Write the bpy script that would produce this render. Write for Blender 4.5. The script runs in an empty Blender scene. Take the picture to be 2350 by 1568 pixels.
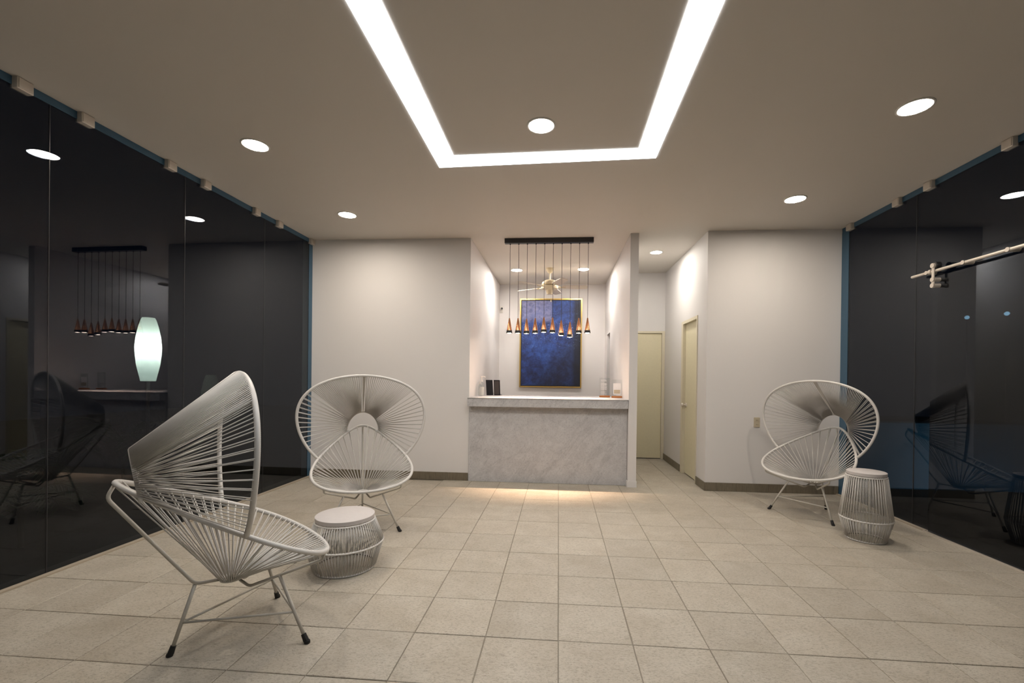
import bpy, bmesh, math, random
from mathutils import Vector, Matrix

random.seed(7)
scene = bpy.context.scene
C = scene.collection

# ------------------------------------------------------------------ camera
cam_data = bpy.data.cameras.new('camera')
cam_data.sensor_width = 36.0
cam_data.lens = 15.589
cam_data.shift_x = -0.01115
cam_data.shift_y = 0.03836
cam_data.clip_start = 0.05
cam = bpy.data.objects.new('camera', cam_data)
C.objects.link(cam)
yaw, pitch, roll = -0.0790, -0.00404, 0.01166
Rv = Vector((math.cos(yaw), -math.sin(yaw), 0)); Fv = Vector((math.sin(yaw), math.cos(yaw), 0)); Uv = Vector((0, 0, 1))
F2 = Fv * math.cos(pitch) + Uv * math.sin(pitch); U2 = -Fv * math.sin(pitch) + Uv * math.cos(pitch)
R3 = Rv * math.cos(roll) + U2 * math.sin(roll); U3 = -Rv * math.sin(roll) + U2 * math.cos(roll)
M = Matrix((R3, U3, -F2)).transposed().to_4x4()
M.translation = Vector((0, 0, 1.2806))
cam.matrix_world = M
scene.camera = cam

# ------------------------------------------------------------------ world, exposure
world = bpy.data.worlds.new('night'); scene.world = world
world.use_nodes = True
world.node_tree.nodes['Background'].inputs[0].default_value = (0.012, 0.022, 0.045, 1)
world.node_tree.nodes['Background'].inputs[1].default_value = 0.25
vs = scene.view_settings
vs.view_transform = 'Standard'; vs.look = 'None'; vs.exposure = 0.0; vs.gamma = 1.0; vs.use_curve_mapping = False

# light levels (radiance of the luminous faces, watts for the small spots)
STRIP_L = 10.5
DOWN_L = 235.0
HALL_L = 265.0
OFFICE_L = 300.0
PENDANT_W = 58.0
LANTERN_W = 16.0
ADDED_WASH_W = 60.0

# ------------------------------------------------------------------ helpers
def lin(r, g, b):
    f = lambda c: (c / 255 / 12.92) if c / 255 <= 0.04045 else ((c / 255 + 0.055) / 1.055) ** 2.4
    return (f(r), f(g), f(b), 1)

class NT:
    def __init__(s, name):
        s.m = bpy.data.materials.new(name); s.m.use_nodes = True
        s.t = s.m.node_tree; s.n = s.t.nodes; s.l = s.t.links
        s.b = s.n['Principled BSDF']; s.out = s.n['Material Output']
    def new(s, typ, **kw):
        x = s.n.new(typ)
        for k, v in kw.items(): setattr(x, k, v)
        return x
    def link(s, a, b): s.l.new(a, b)
    def ramp(s, fac, stops):
        r = s.new('ShaderNodeValToRGB'); s.link(fac, r.inputs[0])
        e = r.color_ramp.elements
        while len(e) < len(stops): e.new(0.5)
        for i, (p, c) in enumerate(stops): e[i].position = p; e[i].color = c
        return r.outputs[0]
    def noise(s, vec, scale, detail=4, rough=0.55, dist=0.0):
        x = s.new('ShaderNodeTexNoise'); x.inputs['Scale'].default_value = scale
        x.inputs['Detail'].default_value = detail; x.inputs['Roughness'].default_value = rough
        x.inputs['Distortion'].default_value = dist
        if vec is not None: s.link(vec, x.inputs['Vector'])
        return x.outputs[0]
    def mix(s, fac, a, b, mode='MIX'):
        x = s.new('ShaderNodeMix', data_type='RGBA', blend_type=mode)
        for sock, v in ((x.inputs[0], fac), (x.inputs[6], a), (x.inputs[7], b)):
            if hasattr(v, 'is_linked'): s.link(v, sock)
            else: sock.default_value = v
        return x.outputs[2]
    def math(s, op, a, b=None):
        x = s.new('ShaderNodeMath', operation=op)
        for sock, v in zip(x.inputs, (a, b)):
            if v is None: continue
            if hasattr(v, 'is_linked'): s.link(v, sock)
            else: sock.default_value = v
        return x.outputs[0]
    def bump(s, h, strength, dist):
        x = s.new('ShaderNodeBump'); x.inputs['Strength'].default_value = strength; x.inputs['Distance'].default_value = dist
        s.link(h, x.inputs['Height']); s.link(x.outputs[0], s.b.inputs['Normal'])

def plain(name, col, rough=0.5, metal=0.0, spec=0.5):
    k = NT(name)
    k.b.inputs['Base Color'].default_value = col
    k.b.inputs['Roughness'].default_value = rough
    k.b.inputs['Metallic'].default_value = metal
    k.b.inputs['Specular IOR Level'].default_value = spec
    # faint mottling so that no surface is perfectly flat
    g = k.new('ShaderNodeNewGeometry')
    n = k.noise(g.outputs['Position'], 35, 3)
    c2 = tuple(x * 0.9 for x in col[:3]) + (1,)
    k.link(k.mix(n, col, c2), k.b.inputs['Base Color'])
    return k.m

def emitter(name, col, strength):
    k = NT(name)
    k.n.remove(k.b)
    e = k.new('ShaderNodeEmission'); e.inputs[0].default_value = col; e.inputs[1].default_value = strength
    k.link(e.outputs[0], k.out.inputs[0])
    return k.m

def plaster(name, col, bump=0.10):
    k = NT(name)
    g = k.new('ShaderNodeNewGeometry')
    n1 = k.noise(g.outputs['Position'], 0.8, 3); n2 = k.noise(g.outputs['Position'], 160, 3)
    c2 = tuple(x * 0.94 for x in col[:3]) + (1,)
    k.link(k.mix(n1, col, c2), k.b.inputs['Base Color'])
    k.b.inputs['Roughness'].default_value = 0.62
    k.b.inputs['Specular IOR Level'].default_value = 0.3
    k.bump(n2, bump, 0.004)
    return k.m

def tile_mat(name, light, dark, warm):
    k = NT(name)
    g = k.new('ShaderNodeNewGeometry'); oi = k.new('ShaderNodeObjectInfo')
    v = k.new('ShaderNodeVectorMath', operation='SCALE')
    cmb = k.new('ShaderNodeCombineXYZ')
    for i in range(3): k.link(oi.outputs['Random'], cmb.inputs[i])
    k.link(cmb.outputs[0], v.inputs[0]); v.inputs['Scale'].default_value = 37.0
    add = k.new('ShaderNodeVectorMath', operation='ADD')
    k.link(g.outputs['Position'], add.inputs[0]); k.link(v.outputs[0], add.inputs[1])
    big = k.noise(add.outputs[0], 4.5, 5, 0.6, 0.4)
    base = k.mix(k.ramp(big, [(0.3, (0, 0, 0, 1)), (0.7, (1, 1, 1, 1))]), light, warm)
    # per tile tone
    tone = k.ramp(oi.outputs['Random'], [(0, (0.94, 0.94, 0.94, 1)), (1, (1.03, 1.025, 1.02, 1))])
    base = k.mix(1.0, base, tone, 'MULTIPLY')
    # streaky grain, stretched along x
    sep = k.new('ShaderNodeMapping'); sep.inputs['Scale'].default_value = (12, 22, 1)
    k.link(add.outputs[0], sep.inputs[0])
    gr = k.noise(sep.outputs[0], 5.5, 6, 0.72, 0.6)
    base = k.mix(k.ramp(gr, [(0.34, (0.7, 0.7, 0.7, 1)), (0.52, (0, 0, 0, 1))]), base, dark)
    # little pits like travertine, in patches
    pit = k.noise(sep.outputs[0], 7.5, 4, 0.65, 1.6)
    patch = k.noise(add.outputs[0], 6.0, 2)
    pm = k.math('MULTIPLY', k.ramp(pit, [(0.57, (0, 0, 0, 1)), (0.63, (1, 1, 1, 1))]), k.ramp(patch, [(0.36, (0.1, 0.1, 0.1, 1)), (0.62, (1, 1, 1, 1))]))
    base = k.mix(k.math('MULTIPLY', pm, 0.55), base, tuple(c * 0.55 for c in dark[:3]) + (1,))
    k.link(base, k.b.inputs['Base Color'])
    k.b.inputs['Roughness'].default_value = 0.48
    k.b.inputs['Specular IOR Level'].default_value = 0.35
    k.bump(k.math('SUBTRACT', gr, pm), 0.25, 0.002)
    return k.m

def marble_mat():
    k = NT('grey marble')
    g = k.new('ShaderNodeNewGeometry')
    n = k.noise(g.outputs['Position'], 9, 6, 0.65, 0.5)
    base = k.mix(k.ramp(n, [(0.3, (0, 0, 0, 1)), (0.72, (1, 1, 1, 1))]), lin(206, 205, 206), lin(184, 182, 184))
    sp = k.noise(g.outputs['Position'], 55, 4, 0.7)
    base = k.mix(k.ramp(sp, [(0.52, (0, 0, 0, 1)), (0.7, (0.6, 0.6, 0.6, 1))]), base, lin(140, 140, 145))
    m0 = k.new('ShaderNodeMapping'); m0.inputs['Rotation'].default_value = (0, math.radians(-40), 0)
    mp = k.new('ShaderNodeMapping'); mp.inputs['Scale'].default_value = (2.6, 1, 0.6)
    k.link(g.outputs['Position'], m0.inputs[0]); k.link(m0.outputs[0], mp.inputs[0])
    v = k.noise(mp.outputs[0], 1.1, 7, 0.62, 0.35)
    vein = k.ramp(v, [(0.475, (0, 0, 0, 1)), (0.5, (1, 1, 1, 1)), (0.525, (0, 0, 0, 1))])
    base = k.mix(k.math('MULTIPLY', vein, 0.17), base, lin(105, 105, 110))
    v2 = k.noise(mp.outputs[0], 3.0, 6, 0.6, 0.4)
    vein2 = k.ramp(v2, [(0.485, (0, 0, 0, 1)), (0.5, (1, 1, 1, 1)), (0.515, (0, 0, 0, 1))])
    base = k.mix(k.math('MULTIPLY', vein2, 0.08), base, lin(112, 112, 118))
    k.link(base, k.b.inputs['Base Color'])
    k.b.inputs['Roughness'].default_value = 0.38
    return k.m

def glass_mat(name, tint, refl=1.0):
    k = NT(name); k.n.remove(k.b)
    geo = k.new('ShaderNodeNewGeometry')
    fr = k.new('ShaderNodeFresnel')      # thin pane: both faces reflect as air-to-glass
    k.link(k.math('ADD', k.math('MULTIPLY', geo.outputs['Backfacing'], 1 / 1.52 - 1.52), 1.52), fr.inputs[0])
    tr = k.new('ShaderNodeBsdfTransparent'); tr.inputs[0].default_value = tint
    gl = k.new('ShaderNodeBsdfGlossy'); gl.inputs['Roughness'].default_value = 0.0; gl.inputs[0].default_value = (refl * .92, refl * .97, min(1, refl * 1.07), 1)
    mx = k.new('ShaderNodeMixShader')
    k.link(fr.outputs[0], mx.inputs[0]); k.link(tr.outputs[0], mx.inputs[1]); k.link(gl.outputs[0], mx.inputs[2])
    k.link(mx.outputs[0], k.out.inputs[0])
    return k.m

def canvas_mat():
    k = NT('blue abstract canvas')
    tc = k.new('ShaderNodeTexCoord')          # object space: x across, z up, metres from canvas centre
    O = tc.outputs['Object']
    s = k.new('ShaderNodeSeparateXYZ'); k.link(O, s.inputs[0])
    x, z = s.outputs[0], s.outputs[2]
    n1 = k.noise(O, 3.2, 6, 0.62, 0.8); n2 = k.noise(O, 14, 5, 0.7, 0.4); n3 = k.noise(O, 40, 3, 0.6)
    mixn = k.math('ADD', k.math('MULTIPLY', n1, 0.6), k.math('MULTIPLY', n2, 0.4))
    base = k.ramp(mixn, [(0.3, lin(22, 28, 48)), (0.45, lin(32, 50, 104)), (0.58, lin(48, 82, 156)), (0.7, lin(92, 122, 188))])
    # pale lavender patch upper left, ending at a straight edge
    up = k.ramp(z, [(0.36, (0, 0, 0, 1)), (0.46, (1, 1, 1, 1))])
    left = k.ramp(k.math('ADD', k.math('MULTIPLY', x, -1), 0.05), [(0.03, (0, 0, 0, 1)), (0.035, (1, 1, 1, 1))])
    pm = k.math('MULTIPLY', k.math('MULTIPLY', up, left), k.ramp(n2, [(0.3, (0.25, 0.25, 0.25, 1)), (0.65, (1, 1, 1, 1))]))
    base = k.mix(k.math('MULTIPLY', pm, 0.85), base, lin(138, 138, 172))
    # dark mass lower right and right edge
    d = k.math('SUBTRACT', k.math('SUBTRACT', x, k.math('MULTIPLY', z, 0.8)), 0.15)
    dm = k.ramp(k.math('ADD', k.math('MULTIPLY', d, 1.0), k.math('MULTIPLY', n1, 0.6)), [(0.25, (0, 0, 0, 1)), (0.6, (1, 1, 1, 1))])
    base = k.mix(k.math('MULTIPLY', dm, 0.6), base, lin(26, 30, 42))
    rm = k.ramp(k.math('ADD', x, k.math('MULTIPLY', n2, 0.1)), [(0.43, (0, 0, 0, 1)), (0.5, (1, 1, 1, 1))])
    base = k.mix(k.math('MULTIPLY', rm, 0.85), base, lin(22, 26, 36))
    # pale dry-brush flecks in the middle band
    fl = k.ramp(n3, [(0.6, (0, 0, 0, 1)), (0.68, (1, 1, 1, 1))])
    band = k.ramp(k.math('ABSOLUTE', k.math('SUBTRACT', z, 0.25)), [(0.1, (1, 1, 1, 1)), (0.4, (0, 0, 0, 1))])
    base = k.mix(k.math('MULTIPLY', k.math('MULTIPLY', fl, band), 0.6), base, lin(130, 150, 200))
    k.link(base, k.b.inputs['Base Color']); k.b.inputs['Roughness'].default_value = 0.55
    k.bump(n2, 0.3, 0.004)
    return k.m

def shade_mat():
    k = NT('frosted lantern shade'); k.n.remove(k.b)
    g = k.new('ShaderNodeNewGeometry'); n = k.noise(g.outputs['Position'], 60, 4)
    col = k.mix(n, (0.80, 0.86, 0.78, 1), (0.62, 0.70, 0.62, 1))
    tl = k.new('ShaderNodeBsdfTranslucent'); df = k.new('ShaderNodeBsdfDiffuse')
    k.link(col, tl.inputs[0]); k.link(col, df.inputs[0])
    mx = k.new('ShaderNodeMixShader'); mx.inputs[0].default_value = 0.35
    k.link(tl.outputs[0], mx.inputs[1]); k.link(df.outputs[0], mx.inputs[2]); k.link(mx.outputs[0], k.out.inputs[0])
    return k.m

MAT = dict(
    wall=plaster('white wall plaster', (0.77, 0.745, 0.735, 1)),
    ceiling=plaster('ceiling paint', (0.64, 0.60, 0.55, 1), 0.04),
    tile=tile_mat('travertine tile', lin(191, 184, 171), lin(136, 127, 114), lin(175, 166, 151)),
    skirt=tile_mat('skirting tile', lin(128, 120, 104), lin(98, 90, 76), lin(118, 108, 92)),
    grout=plain('floor grout', lin(140, 132, 119), 0.8),
    marble=marble_mat(),
    cord=plain('off-white shaded vinyl cord', (0.63, 0.605, 0.575, 1), 0.38),  # strings: same vinyl as the rings, shade put into a darker colour
    cord_lit=plain('off-white lit wound cord', (0.72, 0.695, 0.665, 1), 0.38),  # rings and hoops: same vinyl, lighter as if lit from above
    frame=plain('cream painted steel', (0.60, 0.57, 0.51, 1), 0.4),
    rubber=plain('black rubber', (0.012, 0.012, 0.012, 1), 0.6),
    stone=plain('pale stone top', (0.62, 0.58, 0.57, 1), 0.6),
    glass=glass_mat('tinted glass', (0.40, 0.43, 0.46, 1), 0.85),
    seal=plain('blue edge channel', (0.045, 0.115, 0.19, 1), 0.35),
    steel=plain('satin steel', (0.70, 0.64, 0.57, 1), 0.38, 0.35),
    sill=plain('pale sill', lin(176, 164, 146), 0.5),
    copper=plain('copper', (0.72, 0.33, 0.17, 1), 0.22, 1.0),
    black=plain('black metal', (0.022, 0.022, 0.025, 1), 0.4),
    gold=plain('gold leaf frame', (0.72, 0.50, 0.16, 1), 0.3, 0.9),
    canvas=canvas_mat(),
    door=plain('beige door paint', lin(232, 223, 192), 0.4),
    doorframe=plain('cream door frame', lin(226, 217, 194), 0.4),
    fan=plain('cream fan enamel', lin(222, 208, 178), 0.35),
    blade=plain('pale fan blade', lin(214, 202, 186), 0.45),
    plastic=plain('white plastic', lin(232, 228, 222), 0.35),
    ivory=plain('ivory plastic', lin(196, 184, 160), 0.4),
    dark_slot=plain('dark slot', (0.02, 0.018, 0.015, 1), 0.6),
    wood=plain('orange wood', lin(196, 122, 62), 0.4),
    paper=plain('white paper', lin(238, 236, 236), 0.6),
    acrylic=glass_mat('clear acrylic', (0.96, 0.97, 0.97, 1)),
    bottle=glass_mat('clear bottle', (0.90, 0.92, 0.92, 1)),
    screen=plain('dark screen', (0.012, 0.012, 0.014, 1), 0.55, 0.0, 0.2),
    screen_grey=plain('grey screen', (0.07, 0.06, 0.057, 1), 0.5, 0.0, 0.25),
    white_trim=plain('white lamp trim', (0.75, 0.73, 0.70, 1), 0.4),
    strip=emitter('led panel glow', (0.93, 0.965, 1.0, 1), STRIP_L),
    down=emitter('downlight glow', (1.0, 0.885, 0.745, 1), DOWN_L),
    hall=emitter('hall downlight glow', (1.0, 0.95, 0.86, 1), HALL_L),
    office=emitter('office downlight glow', (1.0, 0.93, 0.85, 1), OFFICE_L),
    bulb=emitter('warm bulb glow', (1.0, 0.74, 0.55, 1), 80.0),
    shade=shade_mat(),
    lantern_bulb=emitter('lantern bulb glow', (0.90, 1.0, 0.93, 1), 10.0),
    seam_glint=plain('grey seam glint', (0.07, 0.07, 0.075, 1), 0.3),  # grey that stands for the glint along the glass joints
    darkwall=plain('dark entrance wall', (0.05, 0.05, 0.055, 1), 0.6),
    star=emitter('cool garden bulb', (0.62, 0.93, 1.0, 1), 9.0),
    ground=plain('dark ground', (0.012, 0.014, 0.018, 1), 0.9),
    bluewall=plain('blue rendered wall', (0.09, 0.22, 0.30, 1), 0.7),
    leaf=plain('green leaf', (0.035, 0.075, 0.025, 1), 0.5),
    stem=plain('plant stem', (0.05, 0.05, 0.03, 1), 0.6),
)

def link(name, verts, faces, mat, parent=None, smooth=False, loc=None, kind=None):
    me = bpy.data.meshes.new(name)
    me.from_pydata([tuple(v) for v in verts], [], faces)
    if smooth: me.polygons.foreach_set('use_smooth', [True] * len(me.polygons))
    me.materials.append(MAT[mat]); me.update()
    o = bpy.data.objects.new(name, me); C.objects.link(o)
    if parent is not None: o.parent = parent
    if loc is not None: o.location = loc
    if kind: o['kind'] = kind
    return o

class MB:
    """collects simple solids that make up ONE part"""
    def __init__(s): s.v = []; s.f = []
    def add(s, V, F):
        b = len(s.v); s.v += [tuple(p) for p in V]; s.f += [tuple(b + i for i in f) for f in F]; return s
    def box(s, x0, x1, y0, y1, z0, z1):
        V = [(x, y, z) for z in (z0, z1) for y in (y0, y1) for x in (x0, x1)]
        return s.add(V, [(0, 2, 3, 1), (4, 5, 7, 6), (0, 1, 5, 4), (2, 6, 7, 3), (0, 4, 6, 2), (1, 3, 7, 5)])
    def bevbox(s, x0, x1, y0, y1, z0, z1, b):
        bm = bmesh.new(); bmesh.ops.create_cube(bm, size=1)
        for v in bm.verts:
            v.co = Vector((x0 + (v.co.x + .5) * (x1 - x0), y0 + (v.co.y + .5) * (y1 - y0), z0 + (v.co.z + .5) * (z1 - z0)))
        bmesh.ops.bevel(bm, geom=bm.edges[:], offset=b, segments=2, affect='EDGES', profile=0.5)
        bm.verts.index_update()
        s.add([v.co[:] for v in bm.verts], [[v.index for v in f.verts] for f in bm.faces]); bm.free(); return s
    def prism(s, pts, z0, z1):
        n = len(pts)
        V = [(x, y, z0) for x, y in pts] + [(x, y, z1) for x, y in pts]
        return s.add(V, [tuple(range(n))[::-1], tuple(range(n, 2 * n))] + [(i, (i + 1) % n, n + (i + 1) % n, n + i) for i in range(n)])
    def tube(s, pts, r, n=8, closed=False, caps=True):
        pts = [Vector(p) for p in pts]; N = len(pts)
        rr = r if hasattr(r, '__len__') else [r] * N
        tang = []
        for i in range(N):
            a = pts[(i - 1) % N] if (closed or i > 0) else pts[i]
            b = pts[(i + 1) % N] if (closed or i < N - 1) else pts[i]
            tang.append((b - a).normalized())
        up = Vector((0, 0, 1)) if abs(tang[0].z) < 0.9 else Vector((1, 0, 0))
        nrm = (up - tang[0] * up.dot(tang[0])).normalized()
        V = []
        for i in range(N):
            t = tang[i]; nrm = nrm - t * nrm.dot(t)
            nrm.normalize()
            bn = t.cross(nrm)
            for j in range(n):
                a = 2 * math.pi * j / n
                V.append(pts[i] + (nrm * math.cos(a) + bn * math.sin(a)) * rr[i])
        F = []
        for i in range(N if closed else N - 1):
            i2 = (i + 1) % N; off = 0
            if closed and i == N - 1:     # untwist the last seam
                best = min(range(n), key=lambda o: (V[i * n] - V[o]).length)
                off = best
            for j in range(n):
                F.append((i * n + j, i * n + (j + 1) % n, i2 * n + (j + 1 + off) % n, i2 * n + (j + off) % n))
        if not closed and caps:
            F.append(tuple(range(n))[::-1]); F.append(tuple((N - 1) * n + j for j in range(n)))
        return s.add([v[:] for v in V], F)
    def lathe(s, prof, c=(0, 0, 0), n=24, capb=True, capt=True):
        V = []; F = []; m = len(prof)
        for r, z in prof:
            for j in range(n):
                a = 2 * math.pi * j / n; V.append((c[0] + r * math.cos(a), c[1] + r * math.sin(a), c[2] + z))
        for i in range(m - 1):
            for j in range(n): F.append((i * n + j, i * n + (j + 1) % n, (i + 1) * n + (j + 1) % n, (i + 1) * n + j))
        if capb: F.append(tuple(range(n))[::-1])
        if capt: F.append(tuple((m - 1) * n + j for j in range(n)))
        return s.add(V, F)
    def cyl(s, a, b, r, n=12): return s.tube([a, b], r, n)
    def build(s, name, mat, parent=None, smooth=False, loc=None, kind=None):
        return link(name, s.v, s.f, mat, parent, smooth, loc, kind)

def smooth_angle(o):
    """smooth shading but with crisp rims"""
    for p in o.data.polygons: p.use_smooth = True
    try:
        o.data.set_sharp_from_angle(angle=math.radians(40))
    except Exception: pass
    return o

def thing(name, label, cat, loc=(0, 0, 0), rz=0.0, group=None):
    o = bpy.data.objects.new(name, None); C.objects.link(o)
    o.location = loc; o.rotation_euler = (0, 0, rz); o.empty_display_size = 0.1
    o['label'] = label; o['category'] = cat
    if group: o['group'] = group
    return o
def tag(o, label, cat, group=None):
    o['label'] = label; o['category'] = cat
    if group: o['group'] = group
    return o
def struct(o, label, cat):
    o['kind'] = 'structure'; o['label'] = label; o['category'] = cat; return o
def copy_tree(o, parent=None):
    c = o.copy(); C.objects.link(c); c.parent = parent
    for ch in list(o.children): copy_tree(ch, c)
    return c

# ------------------------------------------------------------------ setting: dimensions
T = 0.36
CZ = 3.035                         # ceiling
XR = 3.2112                        # right glass plane
def XLY(y): return -3.243 + 0.020 * (y - 2.3)   # left glass plane, very slightly splayed
YL, YR = 5.479, 5.335              # back wall faces, left and right of the desk
BACK = -2.3                        # wall behind the camera
XP0, XP1 = 0.839, 0.937            # thin partition between desk room and hall
XH = 1.7208                        # hall right wall
YHB, YOB = 7.385, 8.226            # hall end wall, office end wall
XO = -1.112                        # office left wall

# ------------------------------------------------------------------ floor
floor = struct(MB().box(-3.36, 3.29, BACK - .2, 8.4, -0.10, -0.0045).build('floor', 'grout'), 'beige travertine tile floor with thin joints', 'floor')
gx, gy, jw = 0.03885 * T, 6.04465 * T, 0.0042
bm = MB()
h = (T - jw) / 2; b = 0.0022
V = []
for s_, z in ((h, -0.0105), (h, -b * .8), (h - b, 0.0)):
    V += [(-s_, -s_, z), (s_, -s_, z), (s_, s_, z), (-s_, s_, z)]
F = [(3, 2, 1, 0), (8, 9, 10, 11)]
for a in (0, 4):
    F += [(a + i, a + (i + 1) % 4, a + 4 + (i + 1) % 4, a + 4 + i) for i in range(4)]
tile_me = bpy.data.meshes.new('tile'); tile_me.from_pydata(V, [], F); tile_me.materials.append(MAT['tile'])
def add_tile(c, r):
    o = bpy.data.objects.new('tile', tile_me); C.objects.link(o); o.parent = floor
    o.location = (gx + (c + .5) * T + random.uniform(-.0008, .0008), gy + (r + .5) * T + random.uniform(-.0008, .0008), random.uniform(-.0007, .0003))
    o.rotation_euler = (0, 0, random.uniform(-.0015, .0015))
for r in range(-2, 9):
    for c in range(-9, 9): add_tile(c, r)
for c in range(-4, 5): add_tile(c, 9)
for r in range(10, 15):
    for c in range(2, 5): add_tile(c, r)
mb = MB()
for r in range(-12, -2):
    for c in range(-9, 9):
        x, y = gx + (c + .5) * T, gy + (r + .5) * T
        mb.add([(x + p[0], y + p[1], p[2]) for p in V], F)
mb.build('tile_field', 'tile', floor, kind='stuff')

# ------------------------------------------------------------------ ceiling and walls
struct(MB().box(-3.275, 3.245, BACK - .12, 8.4, CZ, CZ + .15).build('ceiling', 'ceiling'), 'plain warm grey-white painted ceiling', 'ceiling')
struct(MB().box(-3.30, XO, YL, YL + .12, 0, CZ).build('wall_back_left', 'wall'), 'white wall panel behind the left round-back chair', 'wall')
struct(MB().box(XO - .10, XO, YL + .12, YOB + .1, 0, CZ).build('wall_office_left', 'wall'), 'white side wall left of the desk recess', 'wall')
struct(MB().box(XO - .10, XP1, YOB, YOB + .1, 0, CZ).build('wall_office_back', 'wall'), 'white end wall carrying the blue painting', 'wall')
m = MB().box(XP0, XP1, 5.385, 7.42, 0, CZ).box(XP0, XP1, 7.42, 7.86, 2.07, CZ).box(XP0, XP1, 7.86, YOB, 0, CZ)
m.box(XP0 - .012, XP1 + .006, 5.377, 5.44, 0, .075)
struct(m.build('wall_partition', 'wall'), 'thin white partition between marble desk and hall', 'wall')
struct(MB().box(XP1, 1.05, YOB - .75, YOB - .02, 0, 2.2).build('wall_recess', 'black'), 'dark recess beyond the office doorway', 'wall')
m = MB().box(XH, XH + .12, YR, 5.678, 0, CZ).box(XH, XH + .12, 5.678, 6.372, 2.10, CZ).box(XH, XH + .12, 6.372, YHB + .1, 0, CZ)
struct(m.build('wall_hall_right', 'wall'), 'white hall side wall with the beige side door', 'wall')
m = MB().box(XP1, .962, YHB, YHB + .1, 0, CZ).box(.962, XH, YHB, YHB + .1, 2.085, CZ)
struct(m.build('wall_hall_back', 'wall'), 'white hall end wall above the far beige door', 'wall')
struct(MB().box(XH + .12, 3.30, YR, YR + .12, 0, CZ).box(XH, XH + .12, YR - .0005, YR + .0, 0, CZ).build('wall_back_right', 'wall'), 'white wall panel behind the right round-back chair', 'wall')
struct(MB().box(-3.34, 3.24, BACK - .12, BACK, 0, CZ).build('wall_front', 'darkwall'), 'dark wall behind the viewpoint', 'wall')

# skirting tiles, one by one
def skirting(name, label, runs, kind_cat='baseboard'):
    root = thing(name, label, kind_cat); root['kind'] = 'structure'
    for ax, fixed, a0, a1, sgn in runs:
        a = a0
        while a < a1 - 0.01:
            e = min(a + T, a1)
            lo, hi = (fixed, fixed + sgn * .012) if sgn > 0 else (fixed + sgn * .012, fixed)
            mb = MB()
            if ax == 'x': mb.bevbox(a + .001, e - .001, lo, hi, 0.001, .098, .002)
            else: mb.bevbox(lo, hi, a + .001, e - .001, 0.001, .098, .002)
            mb.build('tile', 'skirt', root)
            a = e
    return root
skirting('baseboard_left', 'brown tile baseboard along the left back wall', [('x', YL, -3.17, XO - .005, -1)])
skirting('baseboard_right', 'brown tile baseboard along the right back wall and hall corner', [('x', YR, XH - .012, 3.20, -1), ('y', XH, YR, 5.665, -1)])
skirting('baseboard_hall', 'short brown tile baseboard between the two beige doors', [('y', XH, 6.40, YHB - .002, -1)])

# ------------------------------------------------------------------ doors
def panel_door(name, label, frame_boxes, leaf_box, knob=None):
    d = thing(name, label, 'door'); d['kind'] = 'structure'
    mb = MB()
    for fb in frame_boxes: mb.box(*fb)
    mb.build('door_frame', 'doorframe', d)
    lf = MB().bevbox(*leaf_box, .003).build('door_leaf', 'door', d)
    if knob:
        x, y, z = knob
        k = MB()
        k.cyl((x, y, z), (x - .012, y, z), .028, 16).cyl((x - .012, y, z), (x - .035, y, z), .011, 12)
        k.tube([(x - .033, y, z), (x - .040, y, z), (x - .055, y, z), (x - .066, y, z), (x - .070, y, z)], [.012, .022, .028, .022, .010], 16)
        smooth_angle(k.build('door_knob', 'steel', lf))
    return d
panel_door('door_1', 'beige flush door closing the end of the hall',
    [(XP1 + .002, .975, YHB - .012, YHB + .09, 0, 2.085), (1.672, XH - .002, YHB - .012, YHB + .09, 0, 2.085), (.975, 1.672, YHB - .012, YHB + .09, 2.052, 2.085)],
    (.977, 1.670, YHB + .012, YHB + .05, .012, 2.05))
panel_door('door_2', 'beige side door with round steel knob in hall wall',
    [(XH - .010, XH + .10, 5.670, 5.700, 0, 2.10), (XH - .010, XH + .10, 6.300, 6.375, 0, 2.10), (XH - .010, XH + .10, 5.700, 6.300, 2.062, 2.10)],
    (XH + .030, XH + .068, 5.702, 6.298, .012, 2.06), (XH + .030, 6.245, .95))

# ------------------------------------------------------------------ glass walls
def glass_panel(name, label, p0, p1, z0, z1, th=.010, cat='glass panel'):
    (x0, y0), (x1, y1) = p0, p1
    d = Vector((x1 - x0, y1 - y0, 0)).normalized(); n = Vector((-d.y, d.x, 0)) * th / 2
    pts = [(x0 + n.x, y0 + n.y), (x1 + n.x, y1 + n.y), (x1 - n.x, y1 - n.y), (x0 - n.x, y0 - n.y)]
    o = MB().prism(pts, z0, z1).build(name, 'glass')
    return struct(o, label, cat)
GZ0, GZ1 = .012, 2.984
ls = [5.405, 4.578, 3.571, 2.570, 1.50, .45, -.6, -2.28]
names = ['farthest dark glass pane left, beside the white wall', 'dark glass pane left behind the left chairs, second from the wall',
         'dark glass pane left mirroring the pendant lamps', 'nearest dark glass pane at the left edge', 'left glass pane beside the viewpoint',
         'left glass pane behind the viewpoint', 'last left glass pane']
for i in range(len(ls) - 1):
    a, b_ = ls[i] - .002, ls[i + 1] + .002
    glass_panel('window_%d' % (i + 1), names[i], (XLY(a), a), (XLY(b_), b_), GZ0, GZ1)
rs = [5.212, 4.2765, 3.29, 2.2, 1.1, 0, -2.28]
names = ['farthest dark glass pane right, beside the white wall', 'dark glass pane right behind the sliding door', 'near right glass pane above the door rail',
         'right glass pane beside the viewpoint', 'right glass pane behind the viewpoint', 'last right glass pane']
for i in range(len(rs) - 1):
    glass_panel('window_%d' % (i + 8), names[i], (XR, rs[i] - .002), (XR, rs[i + 1] + .002), GZ0, GZ1)
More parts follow.
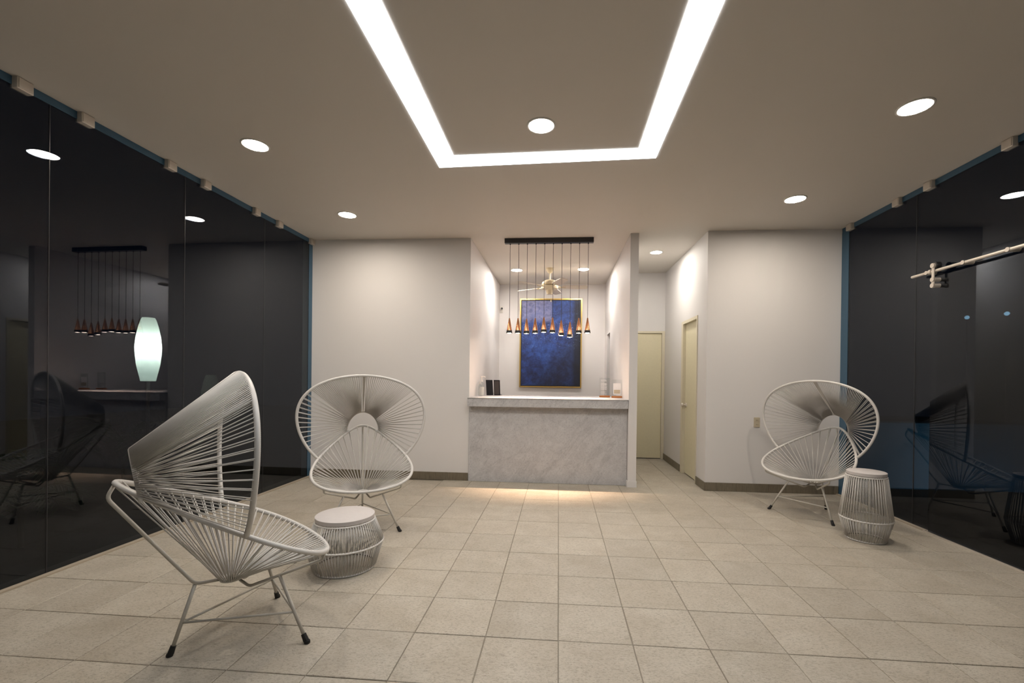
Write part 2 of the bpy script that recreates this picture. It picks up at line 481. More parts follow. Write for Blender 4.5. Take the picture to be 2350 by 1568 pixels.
# blue channels above and at the wall side
def chan(name, label, p0, p1, z0, z1, w=.014):
    (x0, y0), (x1, y1) = p0, p1
    o = MB().prism([(x0 - w / 2, y0), (x0 + w / 2, y0), (x1 + w / 2, y1), (x1 - w / 2, y1)], z0, z1).build(name, 'seal')
    return struct(o, label, 'trim')
chan('trim_1', 'blue channel above the left glass', (XLY(-2.28), -2.28), (XLY(5.47), 5.47), GZ1, CZ - .001)
chan('trim_2', 'blue upright strip where left glass meets wall', (XLY(5.405), 5.405), (XLY(5.477), 5.477), 0, GZ1)
chan('trim_3', 'blue channel above the right glass', (XR, -2.28), (XR, 5.33), GZ1, CZ - .001)
chan('trim_4', 'blue upright strip where right glass meets wall', (XR, 5.212), (XR, 5.333), 0, GZ1)
def sill(name, label, f, y0, y1, s):
    m = MB().prism([(f(y0) + s * .005, y0), (f(y0) + s * .040, y0), (f(y1) + s * .040, y1), (f(y1) + s * .005, y1)], 0.0005, .011)
    return struct(m.build(name, 'sill'), label, 'trim')
sill('trim_5', 'pale sill strip at the foot of left glass', XLY, -2.28, 5.46, 1)
sill('trim_6', 'pale sill strip at the foot of right glass', lambda y: XR, 4.10, 5.33, -1)
struct(MB().box(XR - .052, XR - .040, 2.2, 4.10, .0005, .012).box(XR - .020, XR - .008, 2.2, 4.10, .0005, .012).build('trim_7', 'steel'), 'slim metal floor track of the sliding door', 'trim')

# thin grey strips added as light glints on the joints between panes
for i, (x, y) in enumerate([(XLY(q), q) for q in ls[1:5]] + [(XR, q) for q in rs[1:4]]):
    struct(MB().box(x - .0055, x + .0055, y - .0008, y + .0008, GZ0, GZ1).build('trim_%d' % (8 + i), 'seam_glint'),
           ('added pale glint strip on the joint between left glass panes, number %d from the wall' if x < 0 else 'added pale glint strip on the joint between right glass panes, number %d from the wall') % (i + 1 if x < 0 else i - 3), 'trim')
# ceiling clamps that hold the glass
def clamp(x, y, s, label):
    root = thing('glass_clamp', label, 'clamp', (x, y, 3.005), 0, 'steel clamps along the glass tops')
    MB().bevbox(-.012 if s > 0 else -.042, .042 if s > 0 else .012, -.042, .042, -.040, .0295, .004).build('clamp_block', 'steel', root)
    MB().bevbox(*((.042, .046) if s > 0 else (-.046, -.042)), -.036, .036, -.034, .024, .001).build('cover_plate', 'steel', root)
cl = ['nearest steel glass clamp at the left ceiling edge', 'second nearest steel clamp on the left ceiling edge', 'third steel clamp along the left ceiling edge',
      'fourth steel clamp along the left ceiling edge, mid row', 'fifth steel clamp along left ceiling edge', 'sixth steel clamp along left ceiling edge',
      'small last steel clamp where left glass meets wall']
for y, l in zip([2.416, 2.766, 3.411, 3.769, 4.421, 4.794, 5.435], cl): clamp(XLY(y), y, 1, l)
cr = ['nearest steel glass clamp at the right ceiling edge', 'second nearest steel clamp on the right ceiling edge', 'third steel clamp along the right ceiling edge', 'small last steel clamp where right glass meets wall']
for y, l in zip([3.434, 4.122, 4.487, 5.17], cr): clamp(XR, y, -1, l)

# sliding glass door with its rail
sd = thing('sliding_door', 'frameless dark sliding glass door hanging on the steel rail', 'door', (XR - .030, 3.5, 0))
MB().box(-.005, .005, -.75, .565, .013, 2.19).build('door_glass', 'glass', sd)
for yy in (.485, -.62):
    hg = MB().bevbox(-.062, -.052, yy - .013, yy + .013, 2.085, 2.285, .004).build('hanger', 'steel', sd)
    w = MB().cyl((-.052, yy, 2.272), (-.012, yy, 2.272), .031, 20); smooth_angle(w.build('wheel', 'black', hg))
    k = MB().cyl((-.068, yy, 2.272), (-.052, yy, 2.272), .020, 18); smooth_angle(k.build('wheel_cap', 'steel', hg))
    for zz in (2.155, 2.105):
        k = MB().cyl((-.052, yy, zz), (-.006, yy, zz), .017, 14).cyl((-.068, yy, zz), (-.060, yy, zz), .019, 14); smooth_angle(k.build('bolt', 'steel', hg))
rl = thing('door_rail', 'round satin steel rail carrying the sliding door', 'rail', (XR - .070, 3.5, 2.229))
smooth_angle(MB().cyl((0, -2.0, 0), (0, .73, 0), .0125, 16).build('rail_tube', 'steel', rl))
for yy in (.563, .219, -.127, -.60, -1.2):
    smooth_angle(MB().cyl((-.016, yy, 0), (.064, yy, 0), .0165, 16).build('standoff', 'steel', rl))
smooth_angle(MB().cyl((0, .515, 0), (0, .54, 0), .022, 16).build('end_stop', 'steel', rl))

# ------------------------------------------------------------------ ceiling lights
fr = thing('light_frame', 'large rectangular band of white light panels in the ceiling', 'ceiling light', (0, 0, CZ))
of = [(-1.006, .35), (-1.008, 3.629), (.742, 3.566), (.738, .30)]
inn = [(-.843, .52), (-.846, 3.443), (.584, 3.413), (.577, .47)]
for i in range(4):
    j = (i + 1) % 4
    MB().prism([of[i], of[j], inn[j], inn[i]][::-1], -.004, -.0003).build('light_panel', 'strip', fr)
def downlight(x, y, mat, label, group, r=.088):
    t = thing('recessed_downlight', label, 'downlight', (x, y, CZ), 0, group)
    MB().lathe([(r, -.0003), (r + .012, -.0003), (r + .012, -.004), (r, -.007), (r - .002, -.004)], n=32, capb=False, capt=False).build('trim_ring', 'white_trim', t, True)
    MB().lathe([(r - .002, -.0035), (r - .002, -.0005)], n=32).build('diffuser', mat, t)
G = 'lobby downlights'
downlight(-2.318, 3.203, 'down', 'round lit downlight left of the light frame, nearer of two', G)
downlight(-2.298, 4.635, 'down', 'round lit downlight left, closest to the left back wall', G)
downlight(-.14, 3.07, 'down', 'round lit downlight inside the bright light frame', G)
downlight(2.231, 3.002, 'down', 'round lit downlight at upper right, nearest on the right', G)
downlight(2.239, 4.445, 'down', 'round lit downlight right, above the white right wall', G)
downlight(-2.421, 1.80, 'down', 'round lit downlight at the top left picture corner', G)
downlight(1.31, 6.19, 'hall', 'lit downlight in the hall ceiling above the doors', 'hall downlight', .075)
downlight(-.692, 7.12, 'office', 'lit downlight left of the ceiling fan', 'office downlights', .085)
downlight(.373, 7.097, 'office', 'lit downlight right of the ceiling fan', 'office downlights', .085)

# ------------------------------------------------------------------ reception desk
base = MB().bevbox(XO + .004, XP0 - .004, 5.455, 5.60, .0005, .938, .003).build('reception_desk', 'marble')
tag(base, 'grey veined marble front of the reception desk', 'counter')
top = thing('marble_worktop', 'thick grey marble worktop of the reception desk', 'countertop', (0, 0, .938))
MB().box(-1.111, .832, 5.365, 5.385, 0, .100).build('front_apron', 'marble', top)
MB().bevbox(-1.111, .838, 5.358, 6.40, .100, .108, .002).build('top_slab', 'marble', top)
MB().box(-1.10, .832, 5.385, 5.60, .0, .100).build('core', 'marble', top)
CT = 1.0465

# sanitizer pump bottle
t = thing('sanitizer_bottle', 'clear pump bottle with white pump on the marble desk', 'bottle', (-1.035, 5.93, CT))
smooth_angle(MB().lathe([(.033, .0), (.036, .006), (.036, .150), (.030, .172), (.014, .185), (.014, .198)], n=20).build('bottle_body', 'bottle', t))
smooth_angle(MB().lathe([(.032, .003), (.0345, .008), (.0345, .120)], n=20).build('gel', 'plastic', t))
p = MB().lathe([(.017, .190), (.017, .212), (.007, .214), (.007, .250), (.013, .251), (.013, .268)], n=16)
p.tube([(0, 0, .261), (.022, 0, .263), (.045, 0, .258), (.050, 0, .246)], .0055, 8)
smooth_angle(p.build('pump', 'plastic', t))
t = thing('small_bottle', 'small pale bottle hidden behind the pump bottle', 'bottle', (-1.075, 6.03, CT))
smooth_angle(MB().lathe([(.024, 0), (.026, .005), (.026, .13), (.012, .15), (.012, .16)], n=16).build('bottle_body', 'bottle', t))
smooth_angle(MB().lathe([(.015, .158), (.015, .185)], n=14).build('cap', 'plastic', t))

# two dark leaning displays on the desk
def display(x0, x1, y, z, lean, shear, mat, label, rz):
    t = thing('tablet_stand', label, 'display', ((x0 + x1) / 2, y, z), rz)
    w = (x1 - x0) / 2
    th = .012; H = .215
    V = []
    for zz in (0, H):
        f = zz / H
        for yy in (0, th):
            for xx in (-w, w): V.append((xx + shear * f, yy + lean * f, zz))
    FB = [(0, 2, 3, 1), (4, 5, 7, 6), (0, 1, 5, 4), (2, 6, 7, 3), (0, 4, 6, 2), (1, 3, 7, 5)]
    link('casing', V, FB, 'screen', t)
    V2 = []
    for zz in (.014, H - .014):
        f = zz / H
        for yy in (-.0025, 0.0005):
            for xx in (-w + .010, w - .010): V2.append((xx + shear * f, yy + lean * f, zz))
    link('screen_face', V2, FB, mat, t)
    MB().box(-w * .5, w * .5, lean * .5 + th, lean + .075, 0, .006).tube([(0, lean * .62 + th, .12), (0, lean + .07, .004)], .005, 6).build('stand', 'black', t)
display(-1.010, -.915, 6.20, CT, .05, -.014, 'screen', 'black display at left of the pair on the desk', math.radians(8))
display(-.905, -.815, 6.19, CT, .05, -.030, 'screen_grey', 'grey-faced display at right of the pair on the desk', math.radians(-14))

# acrylic sign holders
def sign(x, y, w, hgt, label, paper):
    t = thing('sign_holder', label, 'sign', (x, y, CT))
    MB().bevbox(-w / 2, w / 2, -.022, .022, 0, .022, .003).build('wooden_foot', 'wood', t)
    sh = MB().box(-w / 2 + .002, w / 2 - .002, -.003, .003, .020, hgt).build('acrylic_sheet', 'acrylic', t)
    if paper:
        MB().box(-w / 2 + .020, w / 2 - .022, -.0055, -.0035, .040, hgt - .050).build('paper_card', 'paper', sh)
        MB().box(-w / 2 + .028, w / 2 - .030, -.0062, -.0057, .055, .105).build('printed_block', 'ivory', sh)
    else:
        widths = [.5, .62, 0, .66, .7, .6, .68, .66, .7, .64, 0, .5, .4, .62]
        for i, q in enumerate(widths):
            if q: MB().box(-w * .38, -w * .38 + w * q * .9, -.0042, -.0032, hgt - .032 - i * .0145, hgt - .026 - i * .0145).build('print_line', 'paper', sh)
sign(.625, 6.08, .140, .262, 'clear acrylic sign with white printed lines on wooden foot', False)
sign(.775, 5.96, .140, .240, 'clear acrylic sign holding a white card, wooden foot', True)

# ------------------------------------------------------------------ pendant lamps over the desk
pl = thing('pendant_lamp', 'row of ten copper cone pendants on a black ceiling bar', 'pendant light', (0, 5.535, 0))
MB().bevbox(-.692, .413, -.032, .032, 2.975, CZ - .0005, .004).build('ceiling_bar', 'black', pl)
zb = [1.853, 1.853, 1.848, 1.853, 1.866, 1.860, 1.825, 1.806, 1.856, 1.858]
for i in range(10):
    x = -.623 + .972 * i / 9; z = zb[i]
    cd = MB().cyl((x, 0, z + .180), (x, 0, 2.976), .0026, 6).build('cord', 'black', pl)
    MB().cyl((x, 0, 2.962), (x, 0, 2.976), .008, 10).build('cord_grip', 'black', cd)
    sh = MB().lathe([(.0345, .026), (.0075, .184), (.004, .190)], c=(x, 0, z), n=24, capb=False); shade = smooth_angle(sh.build('copper_shade', 'copper', pl))
    smooth_angle(MB().lathe([(.0290, .000), (.0390, .000), (.0352, .034), (.031, .034), (.0290, .004)], c=(x, 0, z), n=24, capb=False, capt=False).build('black_rim', 'black', shade))
    smooth_angle(MB().lathe([(.010, -.0015), (.024, .0005), (.0275, .004), (.0275, .010)], c=(x, 0, z), n=18).build('bulb', 'bulb', shade))
    ld = bpy.data.lights.new('pendant_spot', 'SPOT'); ld.energy = PENDANT_W; ld.color = (1.0, .69, .48)
    ld.spot_size = math.radians(66); ld.spot_blend = 1.0; ld.shadow_soft_size = .012
    lo = bpy.data.objects.new('pendant_spot', ld); C.objects.link(lo); lo.parent = shade; lo.location = (x, 0, z - .012)

# ------------------------------------------------------------------ office: painting, fan, camera
pt = thing('framed_painting', 'blue abstract painting in a thin gold frame', 'painting', (-.155, YOB - .001, 1.948))
W2, H2 = .572, .819
fw = .022
m = MB()
m.box(-W2, W2, -.045, 0, H2 - fw, H2).box(-W2, W2, -.045, 0, -H2, -H2 + fw).box(-W2, -W2 + fw, -.045, 0, -H2 + fw, H2 - fw).box(W2 - fw, W2, -.045, 0, -H2 + fw, H2 - fw)
m.build('gold_frame', 'gold', pt)
m = MB(); a_, c_ = W2 - fw, H2 - fw; g_ = .014
m.box(-a_, a_, -.020, -.004, c_ - g_, c_).box(-a_, a_, -.020, -.004, -c_, -c_ + g_).box(-a_, -a_ + g_, -.020, -.004, -c_ + g_, c_ - g_).box(a_ - g_, a_, -.020, -.004, -c_ + g_, c_ - g_)
m.build('black_liner', 'black', pt)
MB().box(-a_ + g_, a_ - g_, -.030, -.004, -c_ + g_, c_ - g_).build('canvas', 'canvas', pt)

fan = thing('ceiling_fan', 'cream ceiling fan with pale blades in the desk room', 'fan', (-.155, 7.025, 0), math.radians(5))
smooth_angle(MB().lathe([(.062, CZ - .0005), (.060, CZ - .030), (.040, CZ - .065), (.022, CZ - .078)], n=24).build('canopy', 'fan', fan))
MB().cyl((0, 0, 2.84), (0, 0, CZ - .07), .013, 12).build('down_rod', 'fan', fan)
smooth_angle(MB().lathe([(.02, 2.852), (.075, 2.842), (.120, 2.810), (.128, 2.785), (.118, 2.768), (.04, 2.760)][::-1], n=32).build('motor_cover', 'fan', fan))
smooth_angle(MB().lathe([(.05, 2.772), (.132, 2.752), (.136, 2.730), (.125, 2.708), (.06, 2.690), (.058, 2.660), (.045, 2.622)][::-1], n=32).build('motor_housing', 'fan', fan))
for k in range(5):
    a = math.radians(72 * k)
    ca, sa = math.cos(a), math.sin(a)
    rot = lambda r, s, z: (r * ca - s * sa, r * sa + s * ca, z)
    V = []
    for r, w_ in ((.20, .045), (.26, .058), (.42, .064), (.56, .060), (.60, .040)):
        for s_ in (-1, 1):
            for dz in (0, .008): V.append(rot(r, s_ * w_, 2.738 + dz - s_ * w_ * .20))
    FB = [(0, 2, 3, 1), (16, 17, 19, 18)]
    for i in range(4):
        q = i * 4; n_ = q + 4
        FB += [(q, n_, n_ + 2, q + 2), (q + 1, q + 3, n_ + 3, n_ + 1), (q, q + 1, n_ + 1, n_), (q + 2, n_ + 2, n_ + 3, q + 3)]
    bl = link('blade', V, FB, 'blade', fan)
    MB().tube([rot(.11, 0, 2.745), rot(.17, 0, 2.735), rot(.25, 0, 2.735)], .010, 6).build('blade_arm', 'fan', bl)
c_ = MB().tube([(.02, -.03, 2.63), (.02, -.035, 2.56), (.02, -.035, 2.525)], .0018, 5).build('pull_chain', 'fan', fan)
smooth_angle(MB().lathe([(.003, 2.498), (.009, 2.505), (.009, 2.520), (.003, 2.527)], c=(.02, -.035, 0), n=12).build('chain_knob', 'fan', c_))

sc = thing('security_camera', 'tiny white security camera on the office wall', 'camera', (-1.075, YOB - .001, 2.58))
MB().bevbox(-.028, .028, -.018, 0, -.07, .05, .006).build('wall_plate', 'plastic', sc)
smooth_angle(MB().tube([(0, -.015, 0), (.010, -.05, 0), (.014, -.075, 0)], [.022, .024, .022], 14).build('housing', 'plastic', sc))
smooth_angle(MB().tube([(.014, -.074, 0), (.015, -.082, 0)], [.020, .015], 14).build('lens', 'black', sc))

# wall outlet
ou = thing('wall_outlet', 'small ivory power outlet on the right wall', 'outlet', (2.295, YR - .0005, .81))
MB().bevbox(-.034, .034, -.007, 0, -.057, .057, .003).build('cover_plate', 'ivory', ou)
for zz in (.024, -.024):
    s_ = MB().bevbox(-.017, .017, -.010, -.006, zz - .015, zz + .015, .002).build('socket', 'ivory', ou)
    for xx in (-.007, .007): MB().box(xx - .0015, xx + .0015, -.0108, -.0098, zz - .006, zz + .006).build('slot', 'dark_slot', s_)

# ------------------------------------------------------------------ the woven chairs
K = .36 / .38
P = dict(yc=-.1099, L=.4413, W=.37, e1=.5325, e2=.0691, ra=.5706, rb=-.507, rc=.0433, zc=.9198, Hh=.445, Wh=.5379, g1=.1608, g2=.0796,
         phm=2.2914, p0=-.1015, p1=-.0179, p2=.0239, q0=-.3258, q1=-.1742, aw=.1515, azb=.8169, azt=1.0069, by=-.1083, bz=.3072, fr=.3541)
def ringp(t):
    c, s = math.cos(t), math.sin(t)
    y = P['yc'] + P['L'] * c; w = P['W'] * s * (1 + P['e1'] * c + P['e2'] * c * c)
    return Vector((w, y, P['ra'] + P['rb'] * y + P['rc'] * y * y)) * K
def hoopp(t):
    c, s = math.cos(t), math.sin(t)
    z = P['zc'] + P['Hh'] * c; w = P['Wh'] * s * (1 + P['g1'] * c + P['g2'] * c * c)
    return Vector((w, P['p0'] + P['p1'] * z + P['p2'] * z * z, z)) * K
def archp(a):            # a: 0 at the crown, +-90 deg at the feet; legs run on down to the seat ring
    az = P['azb'] + (P['azt'] - P['azb']) * math.cos(a)
    return Vector((P['aw'] * math.sin(a), P['q0'] + P['q1'] * az, az)) * K
BY, BZ = P['by'] * K, P['bz'] * K
def resample(fn, a0, a1, step):
    pts = [fn(a0 + (a1 - a0) * i / 800) for i in range(801)]
    cum = [0]
    for i in range(800): cum.append(cum[-1] + (pts[i + 1] - pts[i]).length)
    n = max(8, int(cum[-1] / step)); out = []; j = 0
    for i in range(n + 1):
        d = cum[-1] * i / n
        while j < 799 and cum[j + 1] < d: j += 1
        f = 0 if cum[j + 1] == cum[j] else (d - cum[j]) / (cum[j + 1] - cum[j])
        out.append(pts[j].lerp(pts[j + 1], f))
    return out
def wrapped(pts, r, closed=False):
    """tube wound with cord: the radius ripples with every turn"""
    mb = MB(); mb.tube(pts, [r * (1.0 if i % 2 else .90) for i in range(len(pts))], 10, closed)
    return mb
def build_chair(label):
    t = thing('woven_chair', label, 'chair', group='round-back woven cord chairs')
    ring = resample(ringp, 0, 2 * math.pi, .0038)[:-1]
    if len(ring) % 2: ring.pop()
    wrapped(ring, .0122, True).build('seat_ring', 'cord_lit', t, True)
    wrapped(resample(hoopp, -P['phm'], P['phm'], .0038), .0122).build('back_hoop', 'cord_lit', t, True)
    ab = math.radians(90)
    arch = resample(archp, -ab, ab, .0038)
    foot = lambda p: Vector((p.x * 1.04, p.y + .004, p.z - .022))
    wrapped([foot(arch[0])] + arch + [foot(arch[-1])], .0088).build('back_arch', 'cord_lit', t, True)
    # small bottom ring
    br = .040
    bot = [Vector((br * math.sin(2 * math.pi * i / 48), BY + br * math.cos(2 * math.pi * i / 48), BZ)) for i in range(48)]
    wrapped(bot, .0085, True).build('bottom_ring', 'cord_lit', t, True)
    # seat cords: spacing opens towards the rear
    N = 58
    dens = lambda a: 1.0 + .55 * math.cos(a)
    cum = [0]; M_ = 720
    for i in range(M_):
        a = 2 * math.pi * (i + .5) / M_
        cum.append(cum[-1] + dens(a) * (ringp(a + .004) - ringp(a - .004)).length)
    j = 0
    for i in range(N):
        target = cum[-1] * (i + .5) / N
        while cum[j + 1] < target: j += 1
        a = 2 * math.pi * (j + (target - cum[j]) / (cum[j + 1] - cum[j])) / M_
        p = ringp(a); tg = (ringp(a + .01) - ringp(a - .01)).normalized()
        az = 2 * math.pi * (i + .5) / N
        d = math.atan2(p.x, p.y - BY)
        e = Vector((br * math.sin(d), BY + br * math.cos(d), BZ))
        et = Vector((math.cos(d), -math.sin(d), 0))
        inw = (e - p).normalized(); nr = tg.cross(inw).normalized()
        mb = MB()
        for s_ in (-1, 1):
            mb.tube([p + tg * s_ * .0042 + nr * s_ * .010, e + et * s_ * .0016 + Vector((0, 0, s_ * .005))], .0029, 6)
        mb.build('seat_cord', 'cord', t, True)
    # back cords: dense fan on top, wider at the sides
    td = .78
    def back_cord(tt, aa):
        p = hoopp(tt); tg = (hoopp(tt + .01) - hoopp(tt - .01)).normalized()
        e = archp(aa); eg = (archp(aa + .01) - archp(aa - .01)).normalized()
        inw = (e - p).normalized(); nr = tg.cross(inw).normalized()
        mb = MB()
        for s_ in (-1, 1):
            mb.tube([p + tg * s_ * .0024 + nr * s_ * .0105, e + eg * s_ * .0009 + nr * s_ * .0075], .0024, 6)
        mb.build('back_cord', 'cord', t, True)
    nd = 27
    for i in range(nd):
        f = (i + 1.35) / (nd + .35)
        for s_ in (-1, 1): back_cord(s_ * td * f, s_ * math.radians(4 + 48 * f))
    ns = 14
    for i in range(ns):
        f = (i + 1) / (ns + .8)
        for s_ in (-1, 1): back_cord(s_ * (td + (P['phm'] - td) * f), s_ * math.radians(52 + 38 * f))
    # flat centre band
    p, e = hoopp(0), archp(0)
    tgv = Vector((1, 0, 0)); nr = tgv.cross((e - p).normalized()).normalized()
    V = []
    for q, w_ in ((p, .0135), (e, .0050)):
        for s_ in (-1, 1):
            for u in (-1, 1): V.append(q + tgv * s_ * w_ + nr * u * .0095)
    link('centre_band', V, [(0, 1, 3, 2), (4, 6, 7, 5), (0, 2, 6, 4), (1, 5, 7, 3), (0, 4, 5, 1), (2, 3, 7, 6)], 'cord', t)
    # steel rods, legs and stretchers
    def rad(az, r, z): return Vector((r * math.sin(az), BY + r * math.cos(az), z))
    def rounded(pts, rr=.02, n=4):
        out = [pts[0]]
        for i in range(1, len(pts) - 1):
            a, b_, c = pts[i - 1], pts[i], pts[i + 1]
            d1 = (a - b_); d2 = (c - b_); k1 = min(rr, d1.length * .45); k2 = min(rr, d2.length * .45)
            A = b_ + d1.normalized() * k1; B = b_ + d2.normalized() * k2
            for q in range(n + 1):
                f = q / n; out.append(A * (1 - f) ** 2 + b_ * 2 * f * (1 - f) + B * f * f)
        return out + [pts[-1]]
    rear = ringp(math.pi)
    rod = [rear + Vector((0, -.004, -.012)), rad(math.pi, .447, .757), rad(math.pi, .142, .3035), rad(math.pi, .036, .296)]
    MB().tube(rounded(rod, .025), .0078, 10).build('rear_rod', 'frame', t, True)
    legs = []
    azr = math.radians(40)
    a_best = min((i / 2000 * math.pi for i in range(1200)), key=lambda a: abs(math.atan2(ringp(a).x, ringp(a).y - BY) - azr))
    at = ringp(a_best); ra_ = math.hypot(at.x, at.y - BY)
    for s_ in (-1, 1):
        rod = [rad(s_ * azr, ra_ - .002, at.z - .008), rad(s_ * azr, ra_ - .006, at.z - .036), rad(s_ * azr, .090, .250), rad(s_ * azr, .042, .283)]
        MB().tube(rounded(rod, .016), .0070, 10).build('front_rod', 'frame', t, True)
        f = (.235 - .090) / (ra_ - .006 - .090)
        top_ = rad(s_ * azr, .235, .250 + f * (at.z - .036 - .250))
        foot_ = Vector((s_ * P['fr'] * K * math.sin(math.pi / 3), P['fr'] * K * math.cos(math.pi / 3), 0))
        legs.append((top_, foot_))
    legs.append((rad(math.pi, .142, .300), Vector((0, -P['fr'] * K, 0))))
    hub = []
    for top_, ft in legs:
        d = (ft - top_).normalized()
        endp = ft - d * (.030)
        lg = MB().tube([top_, endp], .0082, 10).build('leg', 'frame', t, True)
        mb = MB(); e0 = ft - d * .046
        mb.tube([e0, ft - d * .012], [.0115, .0135], 10); mb.lathe([(.0135, 0.0005), (.0145, .006), (.0125, .014)], c=(ft.x, ft.y, 0), n=12)
        mb.build('rubber_foot', 'rubber', lg)
        f = (top_.z - .138) / top_.z
        hub.append(top_.lerp(ft, f))
    for i in range(3): MB().tube([hub[i], hub[(i + 1) % 3]], .0056, 8).build('stretcher', 'frame', t, True)
    return t
def place(o, x, y, ang):
    o.location = (x, y, 0); o.rotation_euler = (0, 0, ang - math.pi / 2)
chair = build_chair('large white woven cord chair in the left foreground, seen sideways')
place(chair, -1.5142, 2.1197, .8004)
c2 = copy_tree(chair); c2['label'] = 'white woven cord chair against the left white wall, facing us'
place(c2, -1.633, 3.6189, -1.1336)
c3 = copy_tree(chair); c3['label'] = 'white woven cord chair in front of the right wall by the outlet'
place(c3, 2.4322, 4.5014, -2.5238)

# ------------------------------------------------------------------ woven side tables
def side_table(x, y, r1, z1, r2, z2, r3, n, label, rz):
    t = thing('woven_side_table', label, 'side table', (x, y, 0), rz, 'drum-shaped woven side tables')
    plate = MB().lathe([(r1 - .004, z1 - .030), (r1, z1 - .026), (r1, z1 - .003), (r1 - .004, z1)], n=48); smooth_angle(plate.build('table_top', 'stone', t))
    circ = lambda r, z, m=96: [(r * math.cos(2 * math.pi * i / m), r * math.sin(2 * math.pi * i / m), z) for i in range(m)]
    zt = z1 - .038
    wrapped(circ(r1, zt, 180), .0062, True).build('top_ring', 'cord_lit', t, True)
    wrapped(circ(r2, z2, 220), .0070, True).build('middle_ring', 'cord_lit', t, True)
    wrapped(circ(r3, .0075, 180), .0062, True).build('base_ring', 'cord_lit', t, True)
    MB().lathe([(r3 - .006, .0015), (r3 + .003, .0015), (r3 + .003, .004), (r3 - .006, .004)], n=48, capb=False, capt=False).build('base_glide', 'rubber', t)
    up, lo = MB(), MB()
    for i in range(n):
        a = 2 * math.pi * (i + .5) / n; ca, sa = math.cos(a), math.sin(a); da = (math.pi / n) * .25
        off = .0035 * (1 if i % 2 else -1)
        up.tube([((r1 + off) * ca, (r1 + off) * sa, zt), ((r2 + off) * ca, (r2 + off) * sa, z2)], .0025, 5)
        lo.tube([((r2 + off) * ca, (r2 + off) * sa, z2), ((r3 + off) * ca, (r3 + off) * sa, .008)], .0025, 5)
    up.build('upper_cords', 'cord', t, True, kind='stuff'); lo.build('lower_cords', 'cord', t, True, kind='stuff')
    for i in range(3):
        a = 2 * math.pi * i / 3; ca, sa = math.cos(a), math.sin(a)
        MB().tube([(r1 * ca, r1 * sa, zt), (r2 * ca, r2 * sa, z2), (r3 * ca, r3 * sa, .008)], .0058, 8).build('frame_rib', 'frame', t, True)
side_table(-1.4272, 2.894, .1887, .3544, .2453, .1708, .1961, 156, 'low wide drum-shaped woven table between the two left chairs', .2)
side_table(2.5292, 3.8501, .1362, .5572, .1782, .1755, .1347, 104, 'tall narrow drum-shaped woven table beside the right chair', -1.25)

# ------------------------------------------------------------------ outside, beyond the glass
struct(MB().box(-16, 16, -6, 20, -.30, -.11).build('ground', 'ground'), 'dark night ground outside the glass', 'ground')
def lantern(x, y, zb_, sc_, lit, label):
    t = thing('garden_lantern', label, 'lantern', (x, y, -.11), 0, 'barrel-shaped garden lanterns')
    zb_ += .11
    MB().lathe([(.13, 0), (.13, .02), (.03, .035), (.022, .06)], n=20).build('base', 'black', t, True)
    MB().cyl((0, 0, .03), (0, 0, zb_ + .02), .016, 10).build('post', 'black', t, True)
    prof = [(.064, 0), (.078, .07), (.098, .17), (.109, .28), (.112, .36), (.104, .46), (.086, .56), (.067, .635), (.054, .665)]
    sh = MB().lathe([(r * sc_, zb_ + z * sc_) for r, z in prof], n=32, capb=True, capt=False).build('lamp_shade', 'shade', t, True)
    smooth_angle(MB().lathe([(.012, zb_ + .02), (.022, zb_ + .22 * sc_), (.022, zb_ + .28 * sc_), (.010, zb_ + .31 * sc_)], n=14).build('bulb', 'lantern_bulb' if lit else 'plastic', sh))
    if lit:
        ld = bpy.data.lights.new('lantern_light', 'POINT'); ld.energy = LANTERN_W; ld.color = (1.0, .98, .84); ld.shadow_soft_size = .03
        lo = bpy.data.objects.new('lantern_light', ld); C.objects.link(lo); lo.parent = sh; lo.location = (0, 0, zb_ + .36 * sc_)
lantern(-4.30, 4.335, 1.212, 1.0, True, 'glowing white barrel lantern outside the left glass')
lantern(-4.55, 5.48, .62, 1.0, False, 'unlit pale lantern outside, half hidden by the left chair')

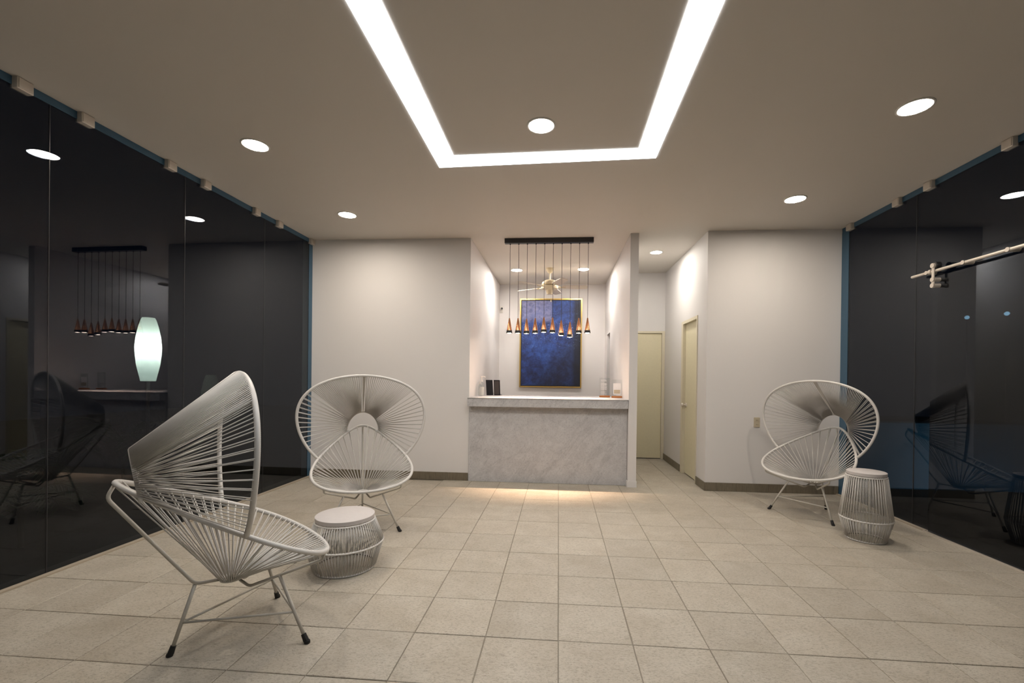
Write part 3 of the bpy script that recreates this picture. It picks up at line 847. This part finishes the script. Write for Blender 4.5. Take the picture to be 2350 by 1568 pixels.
def palm(x, y, hgt, n, label, seed):
    rnd = random.Random(seed)
    t = thing('garden_plant', label, 'plant', (x, y, -.11), rnd.uniform(0, 6), 'plants outside the left glass')
    MB().tube([(0, 0, 0), (.01, 0, hgt * .3)], .02, 6).build('stem', 'stem', t)
    for k in range(n):
        a = 2 * math.pi * k / n + rnd.uniform(-.3, .3); L_ = hgt * rnd.uniform(.55, .9); rise = rnd.uniform(.5, 1.0)
        pts = []
        for i in range(9):
            f = i / 8; r = L_ * .5 * f; z = hgt * .3 + L_ * (rise * f - .75 * f * f)
            pts.append(Vector((r * math.cos(a), r * math.sin(a), z)))
        mb = MB(); mb.tube(pts, [.006 * (1 - .8 * i / 8) for i in range(9)], 5)
        for i in range(1, 9):
            for q in (0, .5):
                p = pts[i - 1].lerp(pts[i], q); tg = (pts[i] - pts[i - 1]).normalized(); side = tg.cross(Vector((0, 0, 1))).normalized()
                ll = .17 * math.sin(math.pi * (i - .5 + q) / 9.5) + .04
                for s_ in (-1, 1):
                    tip = p + side * s_ * ll + tg * ll * .6 + Vector((0, 0, -.03))
                    mid = p.lerp(tip, .45); wv = tg * .011
                    mb.add([p, mid + wv, tip, mid - wv, mid + Vector((0, 0, .006))], [(0, 1, 4), (1, 2, 4), (2, 3, 4), (3, 0, 4), (0, 3, 2, 1)])
        mb.build('frond', 'leaf', t)
palm(-5.6, 5.3, 1.7, 9, 'feathery green plant behind the glowing lantern', 3)
palm(-4.25, 3.2, 1.1, 8, 'low green plant outside the nearest left glass', 5)
palm(-5.35, 4.0, 1.2, 7, 'low green plant just below the glowing lantern', 9)

bw = MB().bevbox(3.34, 9.5, 6.2, 6.4, -.11, .765, .01).build('garden_wall', 'bluewall')
tag(bw, 'low blue garden wall outside the right glass', 'wall')
for x, y, z, l in ((7.0, 8.22, 2.428, 'small cool-white garden light outside, left of two'), (7.0, 7.536, 2.395, 'small cool-white garden light outside, right of two')):
    t = thing('garden_lamp', l, 'lamp', (x, y, -.11), 0, 'small garden lights outside the right glass')
    MB().cyl((0, 0, 0), (0, 0, z + .08), .012, 8).build('post', 'black', t)
    smooth_angle(MB().lathe([(.012, z + .078), (.030, z + .095), (.034, z + .11), (.030, z + .125), (.012, z + .142)], n=14).build('globe', 'star', t))

# unseen blue lamp, added so that the low wall is lit
t = thing('added_wash_lamp', 'added unseen blue lamp that lights the garden wall', 'lamp', (5.6, 4.9, -.11))
MB().bevbox(-.09, .09, -.04, .04, .03, .15, .01).build('lamp_housing', 'black', t)
MB().box(-.10, -.09, -.01, .01, 0, .10).box(.09, .10, -.01, .01, 0, .10).box(-.10, .10, -.03, .03, 0, .008).build('bracket', 'black', t)
ld = bpy.data.lights.new('added_wash', 'SPOT'); ld.energy = ADDED_WASH_W; ld.color = (.30, .80, 1.0); ld.spot_size = math.radians(150); ld.spot_blend = .6; ld.shadow_soft_size = .05
lo = bpy.data.objects.new('added_wash', ld); C.objects.link(lo); lo.parent = t; lo.location = (0, .05, .10); lo.rotation_euler = (math.radians(90), 0, 0)
